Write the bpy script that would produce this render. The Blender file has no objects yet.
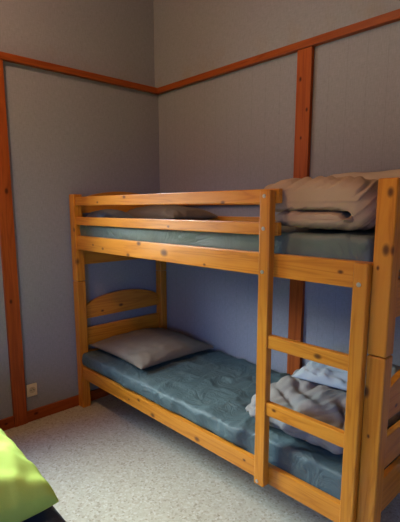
import bpy, bmesh, math, random
from mathutils import Vector, noise, Matrix
from mathutils.geometry import tessellate_polygon
random.seed(4)
scene = bpy.context.scene
COL = scene.collection

# ---------------------------------------------------------------- helpers
def lin(c):
    return tuple(((v/12.92) if v <= .04045 else ((v+.055)/1.055)**2.4) for v in c)

def link(o):
    COL.objects.link(o); return o

def tag(o, label, cat, group=None):
    o['label'] = label; o['category'] = cat
    if group: o['group'] = group
    return o

def empty(name, loc):
    o = bpy.data.objects.new(name, None); o.location = loc
    o.empty_display_size = .1
    return link(o)

def obj(name, bm, mat, parent=None, base=None, smooth=False, label=None, subsurf=0):
    """bm is in world coordinates; the origin goes to the parent's place, or to base."""
    b = Vector(base) if base is not None else (world_of(parent) if parent else Vector((0, 0, 0)))
    bmesh.ops.translate(bm, verts=bm.verts, vec=-b)
    bmesh.ops.recalc_face_normals(bm, faces=bm.faces)
    me = bpy.data.meshes.new(name); bm.to_mesh(me); bm.free()
    if smooth:
        for p in me.polygons: p.use_smooth = True
    me.materials.append(mat)
    o = bpy.data.objects.new(name, me)
    link(o)
    if parent:
        o.parent = parent; o.location = b - world_of(parent)
    else:
        o.location = b
    if label: o['label'] = label
    if subsurf:
        m = o.modifiers.new('Subdivision', 'SUBSURF'); m.levels = subsurf; m.render_levels = subsurf
    return o

def world_of(o):
    v = Vector((0, 0, 0))
    while o is not None:
        v += o.location; o = o.parent
    return v

def struct(name, bm, mat, base=(0, 0, 0), smooth=False):
    o = obj(name, bm, mat, None, base, smooth); o['kind'] = 'structure'; return o

def box_into(bm, x0, x1, y0, y1, z0, z1, bev=0, seg=2):
    r = bmesh.ops.create_cube(bm, size=1)
    vs = r['verts']
    for v in vs:
        v.co = Vector((x0+(v.co.x+.5)*(x1-x0), y0+(v.co.y+.5)*(y1-y0), z0+(v.co.z+.5)*(z1-z0)))
    if bev:
        es = list({e for v in vs for e in v.link_edges})
        bmesh.ops.bevel(bm, geom=es, offset=bev, segments=seg, profile=.6, affect='EDGES', clamp_overlap=True)

def board(x0, x1, y0, y1, z0, z1, bev=.004, seg=2):
    bm = bmesh.new(); box_into(bm, x0, x1, y0, y1, z0, z1, bev, seg); return bm

def prism_x(pts_yz, x0, x1, bev=.004):
    """polygon in y,z swept along x"""
    bm = bmesh.new()
    a = [bm.verts.new((x0, y, z)) for y, z in pts_yz]
    b = [bm.verts.new((x1, y, z)) for y, z in pts_yz]
    n = len(a)
    fa = bm.faces.new(a); fb = bm.faces.new(list(reversed(b)))
    for i in range(n):
        bm.faces.new((a[i], b[i], b[(i+1) % n], a[(i+1) % n]))
    if bev:
        es = list(fa.edges)+list(fb.edges)
        bmesh.ops.bevel(bm, geom=es, offset=bev, segments=2, profile=.6, affect='EDGES')
    return bm

def cyl_y(x, y0, y1, z, r, seg=20, bev=0):
    bm = bmesh.new()
    bmesh.ops.create_cone(bm, cap_ends=True, segments=seg, radius1=r, radius2=r, depth=y1-y0,
        matrix=Matrix.Translation((x, (y0+y1)/2, z)) @ Matrix.Rotation(math.pi/2, 4, 'X'))
    if bev:
        es = [e for e in bm.edges if abs(e.verts[0].co.y-e.verts[1].co.y) < 1e-6]
        bmesh.ops.bevel(bm, geom=es, offset=bev, segments=2, affect='EDGES')
    return bm

def shell_box(x0, x1, y0, y1, z0, z1, r, step, disp=None):
    """soft rounded box with an even grid over its skin; disp(p, n, u) moves the skin"""
    bm = bmesh.new(); cache = {}
    S = (x1-x0, y1-y0, z1-z0); O = (x0, y0, z0)
    N = [max(3, round(s/step)) for s in S]
    if isinstance(r, (int, float)): r = (r, r, r)
    c0 = [O[i]+r[i] for i in range(3)]; c1 = [O[i]+S[i]-r[i] for i in range(3)]
    def vert(i, j, k):
        key = (i, j, k)
        if key in cache: return cache[key]
        p = [O[a]+S[a]*t/N[a] for a, t in enumerate(key)]
        c = [min(max(p[a], c0[a]), c1[a]) for a in range(3)]
        d = Vector([(p[a]-c[a])/r[a] for a in range(3)])
        if d.length > 1e-6:
            # keep the skin point on the rounded corner
            m = max(abs(d.x), abs(d.y), abs(d.z))
            dn = d.normalized()*m
            p = [c[a]+dn[a]*r[a] for a in range(3)]
            n = Vector([dn[a]/r[a] for a in range(3)]).normalized()
        else: n = Vector((0, 0, 1))
        p = Vector(p)
        if disp: p = disp(p, n, Vector([t/N[a] for a, t in enumerate(key)]))
        cache[key] = bm.verts.new(p); return cache[key]
    for a in range(3):
        b, c = (a+1) % 3, (a+2) % 3
        for side in (0, N[a]):
            for i in range(N[b]):
                for j in range(N[c]):
                    q = []
                    for di, dj in ((0, 0), (1, 0), (1, 1), (0, 1)):
                        k = [0, 0, 0]; k[a] = side; k[b] = i+di; k[c] = j+dj
                        q.append(vert(*k))
                    bm.faces.new(q)
    return bm

def ridge(p):
    return 1-abs(noise.noise(p))*2

def fbm(p, o=3):
    return noise.fractal(p, .9, 2.0, o)

# ---------------------------------------------------------------- materials
def new_mat(name):
    m = bpy.data.materials.new(name); m.use_nodes = True
    nt = m.node_tree; b = nt.nodes['Principled BSDF']
    return m, nt, b

def N(nt, t, **k):
    n = nt.nodes.new(t)
    for a, v in k.items():
        if a in n.inputs: n.inputs[a].default_value = v
        else: setattr(n, a, v)
    return n

def ramp(nt, fac, stops):
    r = nt.nodes.new('ShaderNodeValToRGB')
    e = r.color_ramp.elements
    while len(e) < len(stops): e.new(.5)
    for i, (p, c) in enumerate(stops):
        e[i].position = p; e[i].color = (*c, 1)
    nt.links.new(fac, r.inputs[0]); return r.outputs[0]

def mix(nt, fac, a, b, mode='MIX'):
    m = nt.nodes.new('ShaderNodeMix'); m.data_type = 'RGBA'; m.blend_type = mode
    for s, v in ((m.inputs[0], fac), (m.inputs[6], a), (m.inputs[7], b)):
        if hasattr(v, 'links'): nt.links.new(v, s)
        elif isinstance(v, (int, float)): s.default_value = v
        else: s.default_value = (*v, 1)
    return m.outputs[2]

def bump(nt, h, strength, dist, b):
    n = N(nt, 'ShaderNodeBump'); n.inputs['Strength'].default_value = strength
    n.inputs['Distance'].default_value = dist
    nt.links.new(h, n.inputs['Height']); nt.links.new(n.outputs[0], b.inputs['Normal'])

PINE = ((.35, .113, .008), (.52, .197, .015), (.61, .262, .030))
TRIM = ((.17, .034, .008), (.25, .055, .011), (.31, .075, .016))
def wood(name, axis, knots=(), tones=PINE, rough=.38, seed=None, scale=1.0, origin=(0, 0, 0)):
    """varnished softwood, grain along axis; knots are (x, y, z, radius) in world coordinates"""
    m, nt, b = new_mat(name)
    seed = random.uniform(0, 50) if seed is None else seed
    tc = N(nt, 'ShaderNodeTexCoord')
    mp = N(nt, 'ShaderNodeMapping')
    sc = [16*scale]*3; sc[axis] = .9*scale
    mp.inputs['Scale'].default_value = sc
    mp.inputs['Location'].default_value = (seed, seed*.7, seed*1.3)
    nt.links.new(tc.outputs['Object'], mp.inputs[0])
    n1 = N(nt, 'ShaderNodeTexNoise', Scale=1.6, Detail=3.0, Roughness=.5, Distortion=.6)
    nt.links.new(mp.outputs[0], n1.inputs['Vector'])
    # growth rings: fold the slow noise
    mu = N(nt, 'ShaderNodeMath', operation='MULTIPLY'); mu.inputs[1].default_value = 9
    nt.links.new(n1.outputs[0], mu.inputs[0])
    pp = N(nt, 'ShaderNodeMath', operation='PINGPONG'); pp.inputs[1].default_value = 1
    nt.links.new(mu.outputs[0], pp.inputs[0])
    col = ramp(nt, pp.outputs[0], [(0, tones[0]), (.35, tones[1]), (1, tones[2])])
    n2 = N(nt, 'ShaderNodeTexNoise', Scale=.35, Detail=2.0)
    nt.links.new(mp.outputs[0], n2.inputs['Vector'])
    tone = ramp(nt, n2.outputs[0], [(.3, (.80, .74, .66)), (.7, (1.06, 1.06, 1.06))])
    col = mix(nt, .75, mix(nt, .45, col, tones[1]), tone, 'MULTIPLY')
    for kx, ky, kz, kr in knots:
        k = [kx-origin[0], ky-origin[1], kz-origin[2]]
        s = N(nt, 'ShaderNodeVectorMath', operation='SUBTRACT'); s.inputs[1].default_value = k
        nt.links.new(tc.outputs['Object'], s.inputs[0])
        sq = N(nt, 'ShaderNodeVectorMath', operation='MULTIPLY')
        kr *= 1.25; q = [1/kr]*3; q[axis] = .62/kr
        sq.inputs[1].default_value = q
        nt.links.new(s.outputs[0], sq.inputs[0])
        ln = N(nt, 'ShaderNodeVectorMath', operation='LENGTH'); nt.links.new(sq.outputs[0], ln.inputs[0])
        f = ramp(nt, ln.outputs['Value'], [(.0, (1, 1, 1)), (.45, (.85, .85, .85)), (1.0, (0, 0, 0))])
        col = mix(nt, f, col, (.075, .020, .006) if tones is PINE else (.05, .01, .004))
    nt.links.new(col, b.inputs['Base Color'])
    b.inputs['Roughness'].default_value = rough
    b.inputs['Specular IOR Level'].default_value = .3 if tones is PINE else .15
    if tones is PINE:
        b.inputs['Coat Weight'].default_value = .3; b.inputs['Coat Roughness'].default_value = .22
    bump(nt, pp.outputs[0], .08, .002, b)
    return m

def fabric(name, c0, c1, rough=.9, weave=420, wr=.0, sheen=.0, spec=.25, wscale=7):
    m, nt, b = new_mat(name)
    tc = N(nt, 'ShaderNodeTexCoord')
    n = N(nt, 'ShaderNodeTexNoise', Scale=5.0, Detail=4.0)
    nt.links.new(tc.outputs['Object'], n.inputs['Vector'])
    col = ramp(nt, n.outputs[0], [(.3, c0), (.7, c1)])
    nt.links.new(col, b.inputs['Base Color'])
    b.inputs['Roughness'].default_value = rough
    b.inputs['Specular IOR Level'].default_value = spec
    if sheen:
        b.inputs['Sheen Weight'].default_value = sheen
    v = N(nt, 'ShaderNodeTexNoise', Scale=float(weave), Detail=1.0)
    nt.links.new(tc.outputs['Object'], v.inputs['Vector'])
    h = v.outputs[0]
    if wr:
        w = N(nt, 'ShaderNodeTexNoise', Scale=float(wscale), Detail=3.0, Distortion=1.6)
        nt.links.new(tc.outputs['Object'], w.inputs['Vector'])
        a = N(nt, 'ShaderNodeMath', operation='SUBTRACT'); a.inputs[1].default_value = .5
        nt.links.new(w.outputs[0], a.inputs[0])
        ab = N(nt, 'ShaderNodeMath', operation='ABSOLUTE'); nt.links.new(a.outputs[0], ab.inputs[0])
        mm = N(nt, 'ShaderNodeMath', operation='MULTIPLY_ADD'); mm.inputs[1].default_value = 30*wr
        nt.links.new(ab.outputs[0], mm.inputs[0]); nt.links.new(v.outputs[0], mm.inputs[2]); h = mm.outputs[0]
    bump(nt, h, .35, .002, b)
    return m

def plain(name, c, rough=.5, metal=0, emit=None, es=0):
    m, nt, b = new_mat(name)
    tc = N(nt, 'ShaderNodeTexCoord')
    n = N(nt, 'ShaderNodeTexNoise', Scale=40.0, Detail=2.0)
    nt.links.new(tc.outputs['Object'], n.inputs['Vector'])
    nt.links.new(ramp(nt, n.outputs[0], [(.3, tuple(v*.93 for v in c)), (.7, c)]), b.inputs['Base Color'])
    b.inputs['Roughness'].default_value = rough; b.inputs['Metallic'].default_value = metal
    if emit:
        b.inputs['Emission Color'].default_value = (*emit, 1); b.inputs['Emission Strength'].default_value = es
    return m

def wall_mat(name, c, groove_axis=None, stain_z=None):
    """painted woven wall covering with fine upright threads"""
    m, nt, b = new_mat(name)
    tc = N(nt, 'ShaderNodeTexCoord')
    mp = N(nt, 'ShaderNodeMapping'); mp.inputs['Scale'].default_value = (260, 260, 30)
    nt.links.new(tc.outputs['Object'], mp.inputs[0])
    n = N(nt, 'ShaderNodeTexNoise', Scale=1.0, Detail=2.0); nt.links.new(mp.outputs[0], n.inputs['Vector'])
    mp2 = N(nt, 'ShaderNodeMapping'); mp2.inputs['Scale'].default_value = (40, 40, 160)
    nt.links.new(tc.outputs['Object'], mp2.inputs[0])
    n2 = N(nt, 'ShaderNodeTexNoise', Scale=1.0, Detail=2.0); nt.links.new(mp2.outputs[0], n2.inputs['Vector'])
    col = ramp(nt, n.outputs[0], [(.3, tuple(v*.90 for v in c)), (.7, tuple(v*1.06 for v in c))])
    tone = ramp(nt, n2.outputs[0], [(.3, (.93, .93, .93)), (.7, (1.03, 1.03, 1.03))])
    col = mix(nt, 1.0, col, tone, 'MULTIPLY')
    if groove_axis is not None:
        sx = N(nt, 'ShaderNodeSeparateXYZ'); nt.links.new(tc.outputs['Object'], sx.inputs[0])
        a = N(nt, 'ShaderNodeMath', operation='ADD'); a.inputs[1].default_value = 10.014
        nt.links.new(sx.outputs[groove_axis], a.inputs[0])
        p = N(nt, 'ShaderNodeMath', operation='PINGPONG'); p.inputs[1].default_value = .05
        nt.links.new(a.outputs[0], p.inputs[0])
        f = ramp(nt, p.outputs[0], [(0, (.91, .91, .91)), (.0025, (1, 1, 1))])
        col = mix(nt, 1.0, col, f, 'MULTIPLY')
    if stain_z is not None:
        sx = N(nt, 'ShaderNodeSeparateXYZ'); nt.links.new(tc.outputs['Object'], sx.inputs[0])
        mr = N(nt, 'ShaderNodeMapRange'); mr.inputs[1].default_value = stain_z; mr.inputs[2].default_value = stain_z+.16
        mr.inputs[3].default_value = 1; mr.inputs[4].default_value = 0
        nt.links.new(sx.outputs[2], mr.inputs[0])
        sn = N(nt, 'ShaderNodeTexNoise', Scale=4.5, Detail=4.0); nt.links.new(tc.outputs['Object'], sn.inputs['Vector'])
        sr = ramp(nt, sn.outputs[0], [(.52, (0, 0, 0)), (.72, (.55, .55, .55))])
        ab = N(nt, 'ShaderNodeMath', operation='GREATER_THAN'); ab.inputs[1].default_value = stain_z
        nt.links.new(sx.outputs[2], ab.inputs[0])
        m0 = N(nt, 'ShaderNodeMath', operation='MULTIPLY'); nt.links.new(mr.outputs[0], m0.inputs[0]); nt.links.new(ab.outputs[0], m0.inputs[1])
        mm = N(nt, 'ShaderNodeMath', operation='MULTIPLY'); nt.links.new(m0.outputs[0], mm.inputs[0]); nt.links.new(sr, mm.inputs[1])
        col = mix(nt, mm.outputs[0], col, (.24, .17, .07))
    nt.links.new(col, b.inputs['Base Color'])
    b.inputs['Roughness'].default_value = .85; b.inputs['Specular IOR Level'].default_value = .2
    bump(nt, n.outputs[0], .12, .001, b)
    return m

def floor_mat():
    m, nt, b = new_mat('speckled vinyl')
    tc = N(nt, 'ShaderNodeTexCoord')
    v = N(nt, 'ShaderNodeTexVoronoi', Scale=105.0); nt.links.new(tc.outputs['Object'], v.inputs['Vector'])
    cells = N(nt, 'ShaderNodeSeparateColor'); nt.links.new(v.outputs['Color'], cells.inputs[0])
    col = ramp(nt, cells.outputs[0], [(.0, (.275, .245, .185)), (.14, (.355, .335, .27)), (.5, (.39, .375, .305)), (.85, (.42, .405, .335)), (1, (.47, .46, .40))])
    v2 = N(nt, 'ShaderNodeTexVoronoi', Scale=48.0); nt.links.new(tc.outputs['Object'], v2.inputs['Vector'])
    dots = ramp(nt, v2.outputs['Distance'], [(.16, (.78, .74, .68)), (.26, (1, 1, 1))])
    c2 = N(nt, 'ShaderNodeSeparateColor'); nt.links.new(v2.outputs['Color'], c2.inputs[0])
    pick = ramp(nt, c2.outputs[1], [(.55, (0, 0, 0)), (.6, (1, 1, 1))])
    col = mix(nt, pick, col, mix(nt, 1.0, col, dots, 'MULTIPLY'))
    nt.links.new(col, b.inputs['Base Color'])
    b.inputs['Roughness'].default_value = .55; b.inputs['Specular IOR Level'].default_value = .3
    bump(nt, cells.outputs[0], .05, .001, b)
    return m

WALLC = (.248, .254, .302)
M_WALL_BACK = wall_mat('lilac grey wall covering', WALLC, 0)
M_WALL_UP = wall_mat('lilac grey upper wall covering', WALLC, None, 2.2)
M_WALL = plain('warm bounce wall colour', (.60, .44, .27), .8)  # unseen walls, coloured to bounce warm light onto the bed's foot end
M_CEIL = plain('matt ceiling paint', (.28, .21, .15), .9)
M_FLOOR = floor_mat()

# ---------------------------------------------------------------- the room
RX, RY, RZ = 3.5, -3.2, 2.9
TZ0, TZ1, TT = 2.1687, 2.2068, .034
struct('floor', board(0, RX, RY, 0, -.06, 0, 0), M_FLOOR)
struct('ceiling', board(-.1, RX+.1, RY-.1, .1, RZ, RZ+.06, 0), M_CEIL)
WY0, WY1, WZ0, WZ1 = -2.20, -1.36, .95, 2.05
bm = bmesh.new()
box_into(bm, -.1, 0, WY1, .1, -.06, RZ); box_into(bm, -.1, 0, RY-.1, WY0, -.06, RZ)
box_into(bm, -.1, 0, WY0, WY1, -.06, WZ0); box_into(bm, -.1, 0, WY0, WY1, WZ1, RZ)
struct('wall_left', bm, M_WALL_UP)
bm = board(-.0, RX, 0, .1, -.06, RZ, 0)
struct('wall_back', bm, M_WALL_BACK)
struct('wall_back_upper', board(0, RX, -.031, 0, TZ1, RZ, 0), M_WALL_UP)
struct('wall_right', board(RX, RX+.1, RY-.1, .1, -.06, RZ, 0), M_WALL)
VX_0, VX_1, VZ0, VZ1 = 2.55, 3.45, .80, 1.75
bm = bmesh.new()
box_into(bm, 0, VX_0, RY-.1, RY, -.06, RZ); box_into(bm, VX_1, RX, RY-.1, RY, -.06, RZ)
box_into(bm, VX_0, VX_1, RY-.1, RY, -.06, VZ0); box_into(bm, VX_0, VX_1, RY-.1, RY, VZ1, RZ)
struct('wall_front', bm, M_WALL)


def trim(name, b, axis, knots=()):
    return struct(name, b, wood('varnished '+name, axis, knots, TRIM, .42))
trim('trim_1', board(0, RX, -TT, 0, TZ0, TZ1, .003), 0)
trim('trim_2', board(0, TT, RY, -TT, TZ0, TZ1, .003), 1)
VX0, VX1 = 1.2101, 1.2979
VT = tuple(tuple(v*1.18 for v in c) for c in TRIM)
struct('trim_3', board(VX0, VX1, -.025, 0, 0, TZ0, .003), wood('varnished trim_3', 2, [(1.235, -.025, 2.02, .008), (1.28, -.025, 1.86, .007), (1.25, -.025, 1.72, .006)], VT, .42))
struct('trim_4', board(0, .025, -1.1998, -1.1189, 0, TZ0, .003), wood('varnished trim_4', 2, [(.025, -1.15, 1.45, .011), (.025, -1.17, .8, .009)], VT, .42))
bm = bmesh.new()
for y0, y1 in ((RY, -1.1998), (-1.1189, -.018)): box_into(bm, 0, .018, y0, y1, 0, .0713, .003)
struct('baseboard_left', bm, wood('varnished skirting', 1, [(.018, -1.06, .045, .010), (.018, -1.25, .04, .008)], TRIM, .45))
bm = bmesh.new()
for x0, x1 in ((0, VX0), (VX1, RX)): box_into(bm, x0, x1, -.018, 0, 0, .0713, .003)
struct('baseboard_back', bm, wood('varnished back skirting', 0, (), TRIM, .45))

# window in the left wall, beside the second bed
M_WFR = wood('window frame wood', 2, (), TRIM, .45)
mg, nt, b = new_mat('window glass')
tr = N(nt, 'ShaderNodeBsdfTransparent'); gl = N(nt, 'ShaderNodeBsdfGlossy', Roughness=0.0)
ms = N(nt, 'ShaderNodeMixShader'); ms.inputs[0].default_value = .05
nt.links.new(tr.outputs[0], ms.inputs[1]); nt.links.new(gl.outputs[0], ms.inputs[2])
nt.links.new(ms.outputs[0], nt.nodes['Material Output'].inputs[0])
def window(name, along, f, a0, a1, z0, z1):
    '''frame and two panes set in the thickness of a wall that runs along x or y'''
    def put(bm, p0, p1, d0, d1, q0, q1, bev):
        if along == 'y': box_into(bm, f+d0, f+d1, p0, p1, q0, q1, bev)
        else: box_into(bm, p0, p1, f+d0, f+d1, q0, q1, bev)
    bm = bmesh.new(); am = (a0+a1)/2
    for a in ((a0, a1, z0, z0+.05), (a0, a1, z1-.05, z1), (a0, a0+.05, z0+.05, z1-.05),
              (a1-.05, a1, z0+.05, z1-.05), (am-.025, am+.025, z0+.05, z1-.05)):
        put(bm, a[0], a[1], 0, .06, a[2], a[3], .004)
    win = struct(name, bm, M_WFR)
    for p0, p1 in ((a0+.05, am-.025), (am+.025, a1-.05)):
        bm = bmesh.new(); put(bm, p0, p1, .028, .032, z0+.05, z1-.05, 0)
        obj('window_pane', bm, mg, win)
window('window_1', 'y', -.09, WY0, WY1, WZ0, WZ1)
window('window_2', 'x', RY-.09, VX_0, VX_1, VZ0, VZ1)

# ---------------------------------------------------------------- bunk bed
XB, YB, L, PW = .0173, -.7589, 2.06, .061
XE = XB+L
HS, HT = .8777, 1.4392
RF, RB = -.7489, -.7239            # front and back face of the front rails
bed = empty('bunk_bed', (XB, YB, 0))
tag(bed, 'varnished pine bunk bed with ladder, standing in the corner of the room', 'bunk bed')
B0 = (XB, YB, 0)
def W(name, axis, knots=(), tones=PINE): return wood(name, axis, knots, tones, origin=B0)

def post(x0, y0, z0, z1, kn=()):
    b = board(x0, x0+PW, y0, y0+PW, z0, z1, .007, 3)
    obj('post', b, W('pine post', 2, kn), bed, smooth=False)
yb0 = -.006-PW
post(XB, YB, 0, HS-.0015); post(XB, YB, HS+.0015, HT, [(XB+.05, YB, 1.214, .010), (XB+.055, YB+.01, 1.010, .014)])
post(XB, yb0, 0, HS-.0015); post(XB, yb0, HS+.0015, HT)
post(XE-PW, YB, 0, HS-.0015, [(2.022, YB, .752, .013), (2.04, YB, .60, .005)])
post(XE-PW, YB, HS+.0015, HT, [(2.058, YB, 1.396, .010), (2.056, YB, 1.222, .012), (2.079, YB, 1.221, .010), (2.035, YB, 1.164, .005)])
post(XE-PW, yb0, 0, HS-.0015); post(XE-PW, yb0, HS+.0015, HT)

IX0, IX1 = XB+PW-.002, XE-PW+.002
def rail(name, x0, x1, y0, y1, z0, z1, kn=(), label=None, bev=.004):
    return obj(name, board(x0, x1, y0, y1, z0, z1, bev, 2), W('pine '+name, 0, kn), bed, label=label)
rail('side_rail', IX0, IX1, RF, RB, .2118, .2934, [(.847, RF, .230, .012), (1.20, RF, .236, .012), (.717, RF, .274, .009), (.62, RF, .245, .006), (1.5, RF, .262, .006)])
rail('side_rail', IX0, IX1, RF, RB, 1.0879, 1.1775, [(.965, RF, 1.132, .018), (.754, RF, 1.166, .012), (.391, RF, 1.114, .008), (.652, RF, 1.097, .010), (1.905, RF, 1.137, .007), (.28, RF, 1.13, .007), (1.25, RF, 1.10, .006)])
rail('guard_rail', IX0, 1.644, RF, RB, 1.2461, 1.2964, [(1.0, RF, 1.262, .006)])
rail('guard_rail', IX0, 1.644, RF, RB, 1.3673, 1.4217, [(.629, RF, 1.41, .009), (.35, RF, 1.385, .007), (1.36, RF, 1.373, .008)])
KB0, KB1 = -.031, -.008
rail('side_rail', IX0, IX1, KB0, KB1, .2118, .2934)
rail('side_rail', IX0, IX1, KB0, KB1, 1.0879, 1.1775)
rail('guard_rail', IX0, IX1, KB0, KB1, 1.2461, 1.2964)
rail('guard_rail', IX0, IX1, KB0, KB1, 1.3673, 1.4217)

EY0, EY1 = YB+PW-.002, yb0+.002
def arch(zlo, zend, zpk):
    n = 22; pts = [(EY0, zlo), (EY1, zlo)]
    for i in range(n+1):
        t = i/n; s = math.sin(math.pi*t)
        pts.append((EY1+(EY0-EY1)*t, zend+(zpk-zend)*s**.6))
    return pts
for x0, x1, kf in ((.026, .048, .048), (XE-.052, XE-.030, XE-.030)):
    head = x0 < 1
    kn = [(kf, -.409, .665, .012), (kf, -.562, .647, .008)]
    obj('end_board', prism_x(arch(.612, .688, .768), x0, x1), W('pine end_board', 1, kn), bed, label='arched end board')
    obj('end_board', board(x0, x1, EY0, EY1, .425, .548), W('pine end_board', 1), bed)
    obj('end_rail', board(x0, x1, EY0, EY1, .25, .388), W('pine end_rail', 1), bed)
    obj('end_board', prism_x(arch(1.320, 1.395, 1.463), x0, x1), W('pine end_board', 1), bed, label='arched end board')
    obj('end_board', board(x0, x1, EY0, EY1, 1.145, 1.268), W('pine end_board', 1), bed)
    obj('end_rail', board(x0, x1, EY0, EY1, .982, 1.11), W('pine end_rail', 1), bed)
for z in (.238, 1.092):
    bm = bmesh.new()
    for i in range(13):
        x = .12+i*.148
        box_into(bm, x, x+.075, RB+.001, KB0-.001, z, z+.018, .003)
    obj('slat_base', bm, W('pine slats', 1), bed)

# ladder
SF, SB = -.784, RF
SX, SW = 1.582, .050
def stile(x0, x1, z0, z1, bolts):
    o = obj('ladder_stile', board(x0, x1, SF, SB, z0, z1, .006, 3), W('pine ladder_stile', 2), bed)
    for bx, bz in bolts:
        obj('bolt', cyl_y(bx, SF-.003, SF+.004, bz, .0075, 20, .0015), M_BOLT, o, label='round metal bolt head')
M_BOLT = plain('zinc bolt', (.55, .55, .56), .32, .9)
stile(SX, SX+SW, .2118, 1.4168, [(1.604, 1.394), (1.603, 1.273), (1.602, 1.108), (1.600, .228)])
stile(1.9665, 2.0150, .2118, 1.1775, [(1.988, 1.108)])
for z0, z1, kn in ((.8096, .8626, [(1.851, -.778, .833, .010)]), (.5309, .5855, [(1.671, -.778, .564, .007)])):
    obj('ladder_rung', board(SX+SW-.002, 1.9685, -.778, -.754, z0, z1, .004), W('pine ladder_rung', 0, kn), bed)

# ---------------------------------------------------------------- bedding
M_SHEET = fabric('blue green mattress cover', (.052, .084, .090), (.068, .103, .108), .58, 500, 1.0, spec=.4, wscale=8)
M_SHEET2 = fabric('dark green mattress cover', (.070, .100, .084), (.092, .126, .106), .5, 500, 1.0, spec=.5, wscale=5)
M_BEIGE = fabric('beige duvet cotton', (.34, .255, .175), (.385, .29, .20), .85, 600, .25)
M_GREY = fabric('grey beige duvet cotton', (.185, .178, .168), (.22, .21, .20), .85, 600, .3)
M_KHAKI = fabric('khaki pillow cotton', (.155, .132, .10), (.18, .152, .115), .85, 600, .2)
M_WHITE = fabric('pale blue white cotton', (.29, .335, .36), (.34, .38, .405), .8, 600, .3)
M_SLATE = fabric('slate pillow cotton', (.14, .16, .165), (.18, .20, .205), .85, 600, .2)
M_GREEN = fabric('lime green cotton', (.36, .50, .085), (.42, .57, .11), .85, 600, .15)
M_NAVY = fabric('navy mattress cover', (.020, .028, .045), (.028, .038, .058), .45, 500, .2, spec=.5)

def mattress_disp(front_out, ridge_amp, seed, z0, z1, sag=0):
    def f(p, n, u):
        q = Vector((p.x*3.2, p.y*3.2, p.z*4+seed))
        q2 = q+Vector((fbm(q*1.1), fbm(q*1.1+Vector((9, 3, 1))), 0))*.5
        w = ridge_amp*(max(0, ridge(q2*1.3))**2-.4)
        # creases left from how the cover was folded
        for ph, fr in ((p.x+.03*noise.noise(q), .31), (p.y+.02*noise.noise(q+Vector((3, 1, 4))), .19)):
            t = abs((ph/fr) % 1-.5)*fr
            w += ridge_amp*.55*max(0, 1-t/.016)*max(0, .3+noise.noise(q*1.4+Vector((fr*40, 2, 2))))
        # small puckers
        q3 = Vector((p.x*11, p.y*9, p.z*9+seed))
        w -= ridge_amp*.55*max(0, ridge(q3+Vector((noise.noise(q3*.5)*2, 0, 0))))**4*max(0, noise.noise(q*1.2)+.25)
        hi = min(1, max(0, (p.z-z0)/(z1-z0)))
        out = p + n*w*hi
        if n.y < -.3 and hi > 0:                       # the cover bulges over the rail
            out.y -= front_out(p.x)*(.8+.5*noise.noise(Vector((p.x*6, 0, seed))))*min(1, max(0, (p.z-.296)/.012))
            out.y += .30*front_out(p.x)*max(0, ridge(Vector((p.x*9+p.z*8, 0, seed))))**3*max(0, noise.noise(Vector((p.x*2.5, 3, seed)))+.4)
        out.z += .006*hi*noise.noise(Vector((p.x*1.6, p.y*1.8, seed)))
        return out
    return f
def low_front(x):
    if x > 1.52: return .0
    return .040*min(1, (1.52-x)/.10)
MZ = .2565
obj('mattress', shell_box(.052, 1.963, RB+.006, KB0-.004, MZ, .388, (.018, .020, .020), .0125, mattress_disp(low_front, .014, 2.0, .29, .37)),
    M_SHEET, None, (1.0, -.38, MZ), True)
o = bpy.data.objects['mattress']
tag(o, 'mattress in a blue-green cover on the lower bunk', 'mattress')
UZ = 1.111
o = obj('mattress', shell_box(.052, 1.993, RB+.004, KB0-.004, UZ, 1.262, (.03, .025, .03), .0135, mattress_disp(lambda x: .0, .007, 7.0, 1.12, 1.2)),
    M_SHEET2, None, (1.0, -.38, UZ), True)
tag(o, 'mattress in a dark green cover on the upper bunk behind the guard rails', 'mattress')

def pillow(name, cx, cy, z0, sx, sy, h, rot, mat, seed, amp=.006, tilt=0, pinch=.06, n=44, pw=2.2):
    """sewn pillow: two skins meeting in a seam, the lower one lying flat"""
    bm = bmesh.new(); top = {}; bot = {}
    R = Matrix.Rotation(rot, 3, 'Z') @ Matrix.Rotation(tilt, 3, 'Y')
    seam = h*.22
    def place(u, v, z):
        x = u*sx/2*(1-pinch*(1-v*v)*u*u); y = v*sy/2*(1-pinch*(1-u*u)*v*v)
        return Vector((cx, cy, z0)) + R @ Vector((x, y, z))
    for i in range(n+1):
        for j in range(n+1):
            u = -1+2*i/n; v = -1+2*j/n
            # crowd the grid towards the seam
            u = math.sin(u*math.pi/2); v = math.sin(v*math.pi/2)
            a = max(0, 1-abs(u)**pw); b_ = max(0, 1-abs(v)**pw)
            prof = (a*b_)**.42
            q = Vector((u*1.7+seed, v*1.7, seed*.3))
            wr = amp*(ridge(q*1.2+Vector((fbm(q), fbm(q+Vector((4, 1, 2))), 0))*.6)-.5)*min(1, prof*2)
            # creases run in from the corners and the seam
            edge = (1-prof)*prof*4
            wr += amp*.9*edge*noise.noise(Vector((u*7, v*7, seed+3)))
            zt = seam+(h-seam)*prof+wr
            zb = seam*(1-min(1, prof*1.6))
            top[i, j] = bm.verts.new(place(u, v, zt))
            if i in (0, n) or j in (0, n): bot[i, j] = top[i, j]
            else: bot[i, j] = bm.verts.new(place(u, v, zb))
    for i in range(n):
        for j in range(n):
            bm.faces.new([top[i, j], top[i+1, j], top[i+1, j+1], top[i, j+1]])
            try: bm.faces.new([bot[i, j], bot[i, j+1], bot[i+1, j+1], bot[i+1, j]])
            except ValueError: pass
    return obj(name, bm, mat, None, (cx, cy, z0), True)

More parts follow.
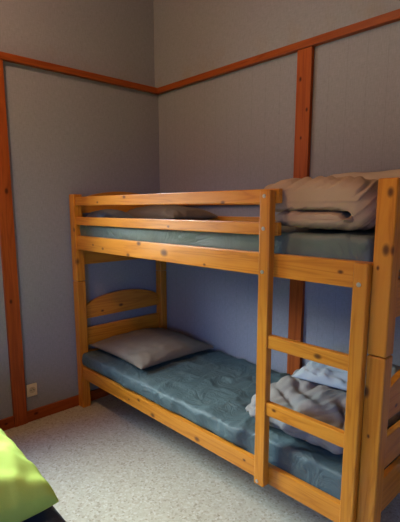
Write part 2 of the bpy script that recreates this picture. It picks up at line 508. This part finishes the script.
o = pillow('pillow', .352, -.372, .3965, .61, .60, .100, math.radians(-1), M_KHAKI, 1.3, .009, pinch=.085)
tag(o, 'khaki grey pillow against the headboard of the lower bunk', 'pillow')
o = pillow('pillow', .175, -.565, 1.2695, .235, .24, .072, 0, M_SLATE, 5.3, .006)
tag(o, 'small dark slate cushion at the head of the upper bunk, just behind the guard rails', 'cushion')
o = pillow('pillow', .37, -.245, 1.2695, .60, .38, .100, 0, M_KHAKI, 6.3, .008)
tag(o, 'khaki brown pillow at the head of the upper bunk along the back wall', 'pillow')

# rolled-over beige duvet on the upper bunk: a folded thick section swept across the bed
def crom(P, per):
    n = len(P); out = []
    for i in range(n):
        p0, p1, p2, p3 = [Vector((*P[(i+k-1) % n][:2], P[(i+k-1) % n][2])) for k in range(4)]
        for s in range(per):
            t = s/per
            out.append(.5*((2*p1)+(p2-p0)*t+(2*p0-5*p1+4*p2-p3)*t*t+(3*p1-p0-3*p2+p3)*t**3))
    return out
def folded(name, prof, y0, y1, rnd, ny, mat, amp, seed, base, yskew=0, back_in=.9):
    """prof: (x, z, half thickness) around the fold; rounded off at both ends"""
    P = crom(prof, 9); n = len(P)
    nor = []
    area = sum(P[i].x*P[(i+1) % n].y-P[(i+1) % n].x*P[i].y for i in range(n))
    for i in range(n):
        t = P[(i+1) % n]-P[i-1]
        v = Vector((t.y, -t.x)) if area > 0 else Vector((-t.y, t.x))
        nor.append(v.normalized())
    bm = bmesh.new(); rows = []
    for j in range(ny+1):
        s = j/ny; s = .5-.5*math.cos(math.pi*s)
        y = y0+(y1-y0)*s
        d = min(y-y0, y1-y); k = 0
        if d < rnd: k = 1-math.sqrt(max(0, 1-((rnd-d)/rnd)**2))
        row = []
        for i in range(n):
            ins = k*P[i].z*back_in
            x = P[i].x-nor[i].x*ins; z = P[i].y-nor[i].y*ins
            q = Vector((x*4.0+seed, y*4.0, z*5.0))
            lo = noise.noise(q*.8)*amp*1.0
            # creases slanting across the fold
            c = Vector(((x*1.0+y*.5-z*1.3)*27+2.6*noise.noise(q*.7), (x-y)*2.0, z*3+seed))
            cr = max(0, ridge(c))**2
            fine = -amp*1.5*cr*(.45+.9*max(0, noise.noise(q*.8+Vector((5, 5, 5)))+.3))
            w = (lo+fine)*(.25+.75*min(1, P[i].z/.05))
            row.append(bm.verts.new((x+nor[i].x*w, y, z+nor[i].y*w)))
        rows.append(row)
    for j in range(ny):
        for i in range(n):
            bm.faces.new([rows[j][i], rows[j][(i+1) % n], rows[j+1][(i+1) % n], rows[j+1][i]])
    for r in (rows[0], rows[-1]):
        for t in tessellate_polygon([[Vector((v.co.x, v.co.z, 0)) for v in r]]):
            bm.faces.new([r[k] for k in t])
    return obj(name, bm, mat, None, base, True)
prof = [(1.60, 1.270, .030), (1.68, 1.268, .032), (1.80, 1.268, .032), (1.90, 1.270, .036), (1.955, 1.288, .045), (1.981, 1.335, .05), (1.983, 1.39, .052),
        (1.955, 1.435, .052), (1.88, 1.458, .054), (1.78, 1.465, .055), (1.68, 1.465, .055), (1.59, 1.460, .05), (1.53, 1.447, .045), (1.507, 1.412, .045),
        (1.520, 1.368, .035), (1.57, 1.334, .022), (1.66, 1.331, .022), (1.76, 1.331, .022), (1.85, 1.334, .018), (1.898, 1.328, .012), (1.915, 1.308, .003),
        (1.893, 1.318, .010), (1.85, 1.342, .016), (1.76, 1.347, .022), (1.66, 1.346, .022), (1.60, 1.334, .022), (1.583, 1.30, .026)]
o = folded('duvet', prof, -.718, -.17, .07, 100, M_BEIGE, .0145, 3.0, (1.75, -.45, 1.268))
tag(o, 'beige duvet folded over thickly at the foot of the upper bunk', 'duvet')
# paler bedding between it and the wall
def soft_noise(amp, seed, zlo, fr=3.0):
    def f(p, n, u):
        q = Vector((p.x*fr+seed, p.y*fr, p.z*fr))
        k = min(1, max(0, (p.z-zlo)/.06))
        w = amp*(1.2*noise.noise(q)+.8*(ridge(q*1.7+Vector((fbm(q), fbm(q+Vector((2, 7, 1))), 0))*.8)-.5))
        return p+n*w*k
    return f
o = obj('blanket', shell_box(1.46, 1.99, -.155, -.042, 1.2685, 1.512, (.05, .045, .06), .016, soft_noise(.006, 8, 1.3)), fabric('pale beige blanket wool', (.42, .345, .265), (.48, .40, .31), .9, 300, .1), None, (1.72, -.1, 1.2685), True)
tag(o, 'pale beige blanket folded along the wall behind the upper duvet', 'blanket')

# crumpled duvet and pale pillow at the foot of the lower bunk
def crumple(p, n, u):
    q = Vector((p.x*2.6+7.9, p.y*2.6, p.z*2.6))
    k = min(1, max(0, (p.z-.392)/.05))
    big = .026*noise.noise(q*1.25)+.012*noise.noise(q*3.1)
    wq = q+Vector((noise.noise(q*1.3), noise.noise(q*1.3+Vector((5, 2, 8))), 0))*.55
    c = Vector(((p.x*.75+p.y*.55-p.z*.9)*9+2.0*noise.noise(wq), (p.x-p.y)*1.6, p.z*2))
    c2 = Vector(((p.x*1.0-p.y*.2-p.z*.5)*21+1.6*noise.noise(wq*1.5), p.y*4, p.z*5))
    w = big-.026*max(0, ridge(c))**3-.013*max(0, ridge(c2))**2*(.4+max(0, noise.noise(wq*.9)+.4))
    out = p+n*w*k
    out.z -= k*.055*max(0, (1.56-p.x)/.2)*min(1, (p.z-.39)/.1)
    return out
o = obj('duvet', shell_box(1.39, 1.957, -.700, -.10, .394, .575, (.13, .12, .09), .011, crumple), M_GREY, None, (1.645, -.40, .394), True)
tag(o, 'grey-beige duvet crumpled in a heap at the foot of the lower bunk, behind the ladder', 'duvet')
o = pillow('pillow', 1.735, -.255, .572, .43, .40, .075, math.radians(8), M_WHITE, 9.1, .018)
tag(o, 'pale bluish white pillow on the crumpled duvet of the lower bunk', 'pillow')

# ---------------------------------------------------------------- the second bed, only its corner in view
bed2 = empty('bed_frame', (.03, -2.30, 0))
tag(bed2, 'low wooden bed frame under the navy mattress, nearest the camera', 'bed')
B2 = (.03, -2.30, 0)
W2 = lambda nm, ax: wood(nm, ax, (), PINE, origin=B2)
for x in (.03, 2.0-.06):
    for y in (-2.30, -1.60):
        obj('leg', board(x, x+.06, y, y+.06, 0, .30, .005), W2('pine bed leg', 2), bed2)
for y in (-2.292, -1.568):
    obj('side_rail', board(.088, 1.942, y, y+.022, .18, .27), W2('pine bed rail', 0), bed2)
for x in (.04, 1.965):
    obj('end_rail', board(x, x+.022, -2.242, -1.598, .18, .27), W2('pine bed end', 1), bed2)
bm = bmesh.new()
for i in range(12):
    x = .12+i*.155; box_into(bm, x, x+.08, -2.271, -1.567, .262, .28, .003)
obj('slat_base', bm, W2('pine bed slats', 1), bed2)
o = obj('mattress', shell_box(.035, 2.0, -2.31, -1.553, .2805, .395, (.03, .03, .03), .022, mattress_disp(lambda x: 0, .003, 12, .31, .39)), M_NAVY, None, (1, -1.9, .2805), True)
tag(o, 'mattress in a dark navy cover under the lime green duvet', 'mattress')
o = pillow('duvet', .905, -1.955, .399, 1.03, .80, .175, math.radians(-1), M_GREEN, 2.2, .018, pinch=.022, n=80, pw=5)
tag(o, 'bright lime green duvet lying on the navy mattress', 'duvet')

# ---------------------------------------------------------------- wall socket
M_PLATE = plain('cream plastic', (.62, .53, .38), .4)
M_DARK = plain('dark socket hole', (.03, .025, .02), .6)
sk = empty('wall_socket', (0, -1.073, .204))
tag(sk, 'cream square wall socket low on the left wall beside the upright trim', 'socket')
bm = board(0, .010, -1.1075, -1.0395, .1645, .2445, .003)
pl = obj('plate', bm, M_PLATE, sk)
bm = bmesh.new()
bmesh.ops.create_cone(bm, cap_ends=True, segments=28, radius1=.021, radius2=.021, depth=.003,
    matrix=Matrix.Translation((.0112, -1.0715, .206)) @ Matrix.Rotation(math.pi/2, 4, 'Y'))
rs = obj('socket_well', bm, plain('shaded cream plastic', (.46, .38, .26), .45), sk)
for dy, dz in ((-.0095, 0), (.0095, 0)):
    bm = bmesh.new()
    bmesh.ops.create_cone(bm, cap_ends=True, segments=14, radius1=.0032, radius2=.0032, depth=.003,
        matrix=Matrix.Translation((.0118, -1.0715+dy, .206+dz)) @ Matrix.Rotation(math.pi/2, 4, 'Y'))
    obj('hole', bm, M_DARK, rs, label='dark contact hole')
bm = bmesh.new()
bmesh.ops.create_cone(bm, cap_ends=True, segments=14, radius1=.0030, radius2=.0024, depth=.012,
    matrix=Matrix.Translation((.017, -1.0715, .217)) @ Matrix.Rotation(math.pi/2, 4, 'Y'))
obj('earth_pin', bm, plain('brass pin', (.35, .30, .2), .35, .8), rs, label='metal earth pin')

# ---------------------------------------------------------------- light
LX, LY, LZ = .945, -2.0, 2.75
SKY = 10
SKY_LEFT = (6.9, 8.2, 8.6)
SKY_RIGHT = (.12, .74, 2.4)
LOW_GLOW_LEFT = (1.5, 1.4, 1.15)
lamp = empty('ceiling_lamp', (LX, LY, RZ))
tag(lamp, 'bare bulb in a white holder on the ceiling above the second bed', 'lamp')
def lathe(pts, seg=32):
    bm = bmesh.new(); rows = []
    for rr, z in pts:
        rows.append([bm.verts.new((LX+rr*math.cos(a*2*math.pi/seg), LY+rr*math.sin(a*2*math.pi/seg), z)) for a in range(seg)])
    for p, q in zip(rows, rows[1:]):
        for a in range(seg): bm.faces.new((p[a], p[(a+1) % seg], q[(a+1) % seg], q[a]))
    bm.faces.new(rows[0]); bm.faces.new(rows[-1])
    return bm
M_LW = plain('white lamp plastic', (.7, .7, .7), .4)
obj('ceiling_rose', lathe([(.045, RZ-.001), (.045, RZ-.012), (.03, RZ-.025), (.012, RZ-.03)]), M_LW, lamp, None, True)
obj('lamp_holder', lathe([(.012, RZ-.03), (.020, RZ-.04), (.021, RZ-.085), (.016, RZ-.09)]), M_LW, lamp, None, True)
obj('bulb', lathe([(.013, RZ-.091), (.016, RZ-.105), (.027, RZ-.13), (.030, LZ), (.027, LZ-.016), (.016, LZ-.027), (.004, LZ-.031)]), plain('lit bulb glass', (.8, .8, .8), .4, 0, (1, .7, .42), 20), lamp, None, True)
ld = bpy.data.lights.new('lamp light', 'POINT'); ld.shadow_soft_size = .07
ld.energy = 62; ld.color = (1, .57, .35)
lo = link(bpy.data.objects.new('lamp_light', ld)); lo.location = (LX, LY, LZ)

# daylight: a sky above a dim made-up skyline, reaching the room through the window opening
w = bpy.data.worlds.new('World'); scene.world = w; w.use_nodes = True
nt = w.node_tree; bg = nt.nodes['Background']
tc = N(nt, 'ShaderNodeTexCoord'); sx = N(nt, 'ShaderNodeSeparateXYZ'); nt.links.new(tc.outputs['Generated'], sx.inputs[0])
# made-up skyline, raised on the left to hold back low sky light
hz = N(nt, 'ShaderNodeMath', operation='MULTIPLY_ADD'); hz.inputs[1].default_value = .25
nt.links.new(sx.outputs[0], hz.inputs[0]); nt.links.new(sx.outputs[2], hz.inputs[2])
up = ramp(nt, hz.outputs[0], [(.06, (.010, .011, .010)), (.20, (1, 1, 1))])
side = N(nt, 'ShaderNodeMapRange'); side.inputs[1].default_value = -.6; side.inputs[2].default_value = -.2
nt.links.new(sx.outputs[0], side.inputs[0])
skyc = mix(nt, 1.0, up, mix(nt, side.outputs[0], SKY_LEFT, SKY_RIGHT), 'MULTIPLY')
# glow added below the left horizon to brighten the bed rails
gz = ramp(nt, N(nt, 'ShaderNodeMath', operation='ADD').outputs[0], [(.94, (1, 1, 1)), (.99, (0, 0, 0))])
ga = gz.node.inputs[0].links[0].from_node; nt.links.new(sx.outputs[2], ga.inputs[0]); ga.inputs[1].default_value = 1
gcol = mix(nt, 1.0, gz, mix(nt, side.outputs[0], LOW_GLOW_LEFT, (.01, .01, .01)), 'MULTIPLY')
nt.links.new(mix(nt, 1.0, skyc, gcol, 'ADD'), bg.inputs[0]); bg.inputs[1].default_value = SKY
for loc, rot, wid, hei in (((-.02, (WY0+WY1)/2, (WZ0+WZ1)/2), (math.radians(90), 0, math.radians(-90)), WY1-WY0-.1, WZ1-WZ0-.1),
                           (((VX_0+VX_1)/2, RY-.02, (VZ0+VZ1)/2), (math.radians(90), 0, 0), VX_1-VX_0-.1, VZ1-VZ0-.1)):
    wd = bpy.data.lights.new('window opening', 'AREA'); wd.shape = 'RECTANGLE'
    wd.size = wid; wd.size_y = hei
    wd.cycles.is_portal = True
    wo = link(bpy.data.objects.new('window_opening', wd)); wo.location = loc; wo.rotation_euler = rot

# ---------------------------------------------------------------- camera
cd = bpy.data.cameras.new('Camera'); cam = link(bpy.data.objects.new('Camera', cd))
cd.sensor_fit = 'AUTO'; cd.sensor_width = 36; cd.lens = 431.5523/522*36
cd.shift_x = 7.4279/522; cd.shift_y = 16.9996/522; cd.clip_start = .05
ya, pi_, ro = (math.radians(v) for v in (47.1819, -9.2623, -.1957))
F = Vector((-math.sin(ya)*math.cos(pi_), math.cos(ya)*math.cos(pi_), math.sin(pi_)))
R_ = Vector((math.cos(ya), math.sin(ya), 0)); U_ = R_.cross(F)
R2 = R_*math.cos(ro)+U_*math.sin(ro); U2 = -R_*math.sin(ro)+U_*math.cos(ro)
mw = Matrix((R2, U2, -F)).transposed().to_4x4(); mw.translation = (2.6206, -2.0909, 1.3523)
cam.matrix_world = mw
scene.camera = cam
vs = scene.view_settings
vs.view_transform = 'Standard'; vs.look = 'None'; vs.exposure = 0; vs.gamma = 1; vs.use_curve_mapping = False
